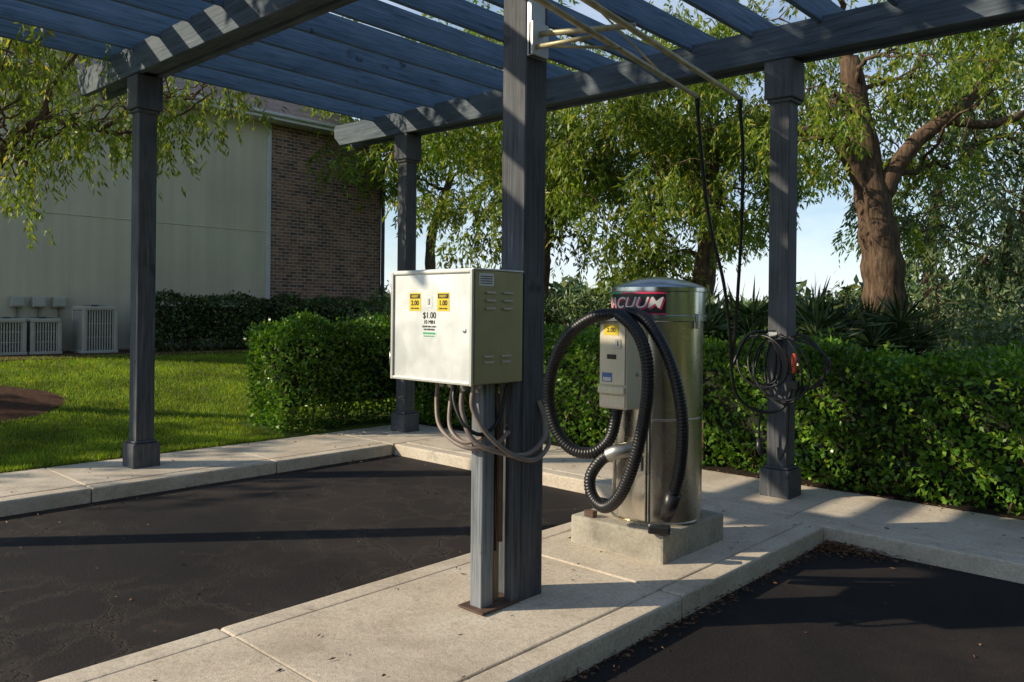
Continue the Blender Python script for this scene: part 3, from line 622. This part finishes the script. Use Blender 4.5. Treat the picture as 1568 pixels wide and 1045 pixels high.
# unseen leaf belt east and south-east, added to block skylight and warm the reflections
n=22000; t=rng.random(n); bx=np.where(t<.6,rng.uniform(14,18,n),rng.uniform(8,18,n)); by=np.where(t<.6,rng.uniform(-16,16,n),rng.uniform(-18,-14,n))
h=7.5+1.5*np.sin(by*.9)+1.*np.sin(bx*1.3+by*2.1); p=np.stack([bx,by,rng.random(n)*h],1); e=empty('sky_blocking_leaves',(15,0,0)); leaf_obj('foliage',p,sph(n),rng.uniform(.4,.8,n),rng.uniform(.3,.5,n),lf_tree,e)
# grass
n=220000; a=-5.76-rng.random(n)**1.25*8.2; b=rng.uniform(-4,9.5,n)
tx,ty=P(TX,TY); k=~((a>-7.05)&(b>2.0)&(b<5.6))&(((a-tx)**2+(b-ty)**2)>1.4**2)
a=a[k];b=b[k]; tt=np.clip((-5.75-a)/8.5,0,1); z=.62*(tt*tt*(3-2*tt))-.006
pos=np.stack([a,b,z],1); d=sph(len(pos))*.5; d[:,2]=1
ge=empty('lawn_grass',(-9,2,0)); leaf_obj('blades',pos,d,rng.uniform(.03,.075,len(pos)),rng.uniform(.006,.012,len(pos)),lf_grass,ge)
V=[(tx,ty,gz(tx,ty)+.1)];F=[]
for j in range(48):
    t=2*math.pi*j/48; r=1.42+.08*math.sin(5*t); V.append((tx+r*math.cos(t),ty+r*math.sin(t),gz(tx+r*math.cos(t),ty+r*math.sin(t))+.012))
for j in range(48): F.append((0,1+j,1+(j+1)%48))
rawmesh('mulch_bed',V,F,mulch,None,True)
lt=m_leaf('dead_leaves',(.08,.035,.018),(.16,.075,.035),(.25,.14,.06),0,.7)
pts=[]
def scat(n,a0,a1,b0,b1,z): 
    q=np.stack([rng.uniform(a0,a1,n),rng.uniform(b0,b1,n),np.full(n,z+.006)],1); pts.append(q)
scat(80,-4.4,-.8,-3,2.6,-.13); scat(40,.75,5,-2,2.6,-.13); scat(60,-.7,.65,-3,2.6,.0); scat(90,-4.4,5,2.75,3.9,0); scat(50,-5.7,-4.5,-3,3.9,0)
q=np.stack([.70+np.abs(rng.normal(size=420))*.05,rng.uniform(-.8,2.66,420),-.124+rng.random(420)*.02],1); pts.append(q)
q=np.stack([.72+np.abs(rng.normal(size=650))*.22,2.66-np.abs(rng.normal(size=650))*.12,-.124+rng.random(650)*.03],1); pts.append(q)
q=np.stack([-4.45+np.abs(rng.normal(size=160))*.06,rng.uniform(-3,2.6,160),np.full(160,-.122)],1); pts.append(q)
q=np.stack([rng.uniform(-5,6,350),4.0-np.abs(rng.normal(size=350))*.05,np.full(350,.008)],1); pts.append(q)
q=np.concatenate(pts); d=sph(len(q)); d[:,2]*=.15
le=empty('fallen_leaves',(0,0,0)); o=leaf_obj('leaves',q,d,rng.uniform(.02,.05,len(q)),rng.uniform(.008,.02,len(q)),lt,le)
co=np.empty(len(o.data.vertices)*3); o.data.vertices.foreach_get('co',co); co=co.reshape(-1,4,3); base=co[:,0,2].copy(); co[:,:,2]=base[:,None]+np.clip(co[:,:,2]-base[:,None],-.003,.008); o.data.vertices.foreach_set('co',co.reshape(-1))
# ------------------------------------------------------------------ light, sky, camera
el=math.radians(27); sdx,sdy=-.643,-.765
sun=bpy.data.lights.new('sun','SUN'); sun.energy=5; sun.angle=math.radians(.5); sun.color=(1,.87,.66)
so=bpy.data.objects.new('sun',sun); C.objects.link(so); so.location=(-20,-20,20)
so.rotation_euler=Vector((-sdx*math.cos(el),-sdy*math.cos(el),-math.sin(el))).to_track_quat('-Z','Y').to_euler()
w=bpy.data.worlds.new('World'); S.world=w; w.use_nodes=True; nt=w.node_tree; L=nt.links.new
sk=nt.nodes.new('ShaderNodeTexSky'); sk.sky_type='NISHITA'; sk.sun_disc=False; sk.sun_elevation=el; sk.sun_rotation=math.atan2(sdx,sdy)%(2*math.pi); sk.air_density=1.0; sk.dust_density=.2; sk.ozone_density=2
tc=nt.nodes.new('ShaderNodeTexCoord'); mp=nt.nodes.new('ShaderNodeMapping'); mp.inputs['Scale'].default_value=(2.2,2.2,6); L(tc.outputs['Generated'],mp.inputs[0])
cn=nt.nodes.new('ShaderNodeTexNoise'); cn.inputs['Scale'].default_value=1.6; cn.inputs['Detail'].default_value=7; cn.inputs['Roughness'].default_value=.6; L(mp.outputs[0],cn.inputs['Vector'])
cr=nt.nodes.new('ShaderNodeValToRGB'); cr.color_ramp.elements[0].position=.42; cr.color_ramp.elements[0].color=(.22,.22,.22,1); cr.color_ramp.elements[1].position=.62; cr.color_ramp.elements[1].color=(.85,.85,.85,1); L(cn.outputs['Fac'],cr.inputs[0])
se=nt.nodes.new('ShaderNodeSeparateXYZ'); L(tc.outputs['Generated'],se.inputs[0])
hz=nt.nodes.new('ShaderNodeMapRange'); hz.inputs[1].default_value=.0; hz.inputs[2].default_value=.6; hz.inputs[3].default_value=1; hz.inputs[4].default_value=.15; L(se.outputs[2],hz.inputs[0])
mu=nt.nodes.new('ShaderNodeMath'); mu.operation='MULTIPLY'; L(cr.outputs[0],mu.inputs[0]); L(hz.outputs[0],mu.inputs[1])
mx=nt.nodes.new('ShaderNodeMix'); mx.data_type='RGBA'; L(mu.outputs[0],mx.inputs[0]); L(sk.outputs[0],mx.inputs[6]); mx.inputs[7].default_value=(6.6,7.3,8.4,1)
L(mx.outputs[2],nt.nodes['Background'].inputs[0]); nt.nodes['Background'].inputs[1].default_value=.15
cam=bpy.data.cameras.new('camera'); co=bpy.data.objects.new('camera',cam); C.objects.link(co); S.camera=co
cam.lens=36*1212/1568; cam.sensor_width=36; cam.shift_y=-.0284; cam.clip_end=2000; cam.clip_start=.05
co.matrix_world=Matrix.Translation((3.023,-3.347,1.6))@Matrix.Rotation(math.radians(42.85),4,'Z')@Matrix.Rotation(math.pi/2,4,'X')@Matrix.Rotation(.010,4,'Z')
S.view_settings.view_transform='Standard'; S.view_settings.look='None'; S.view_settings.exposure=0
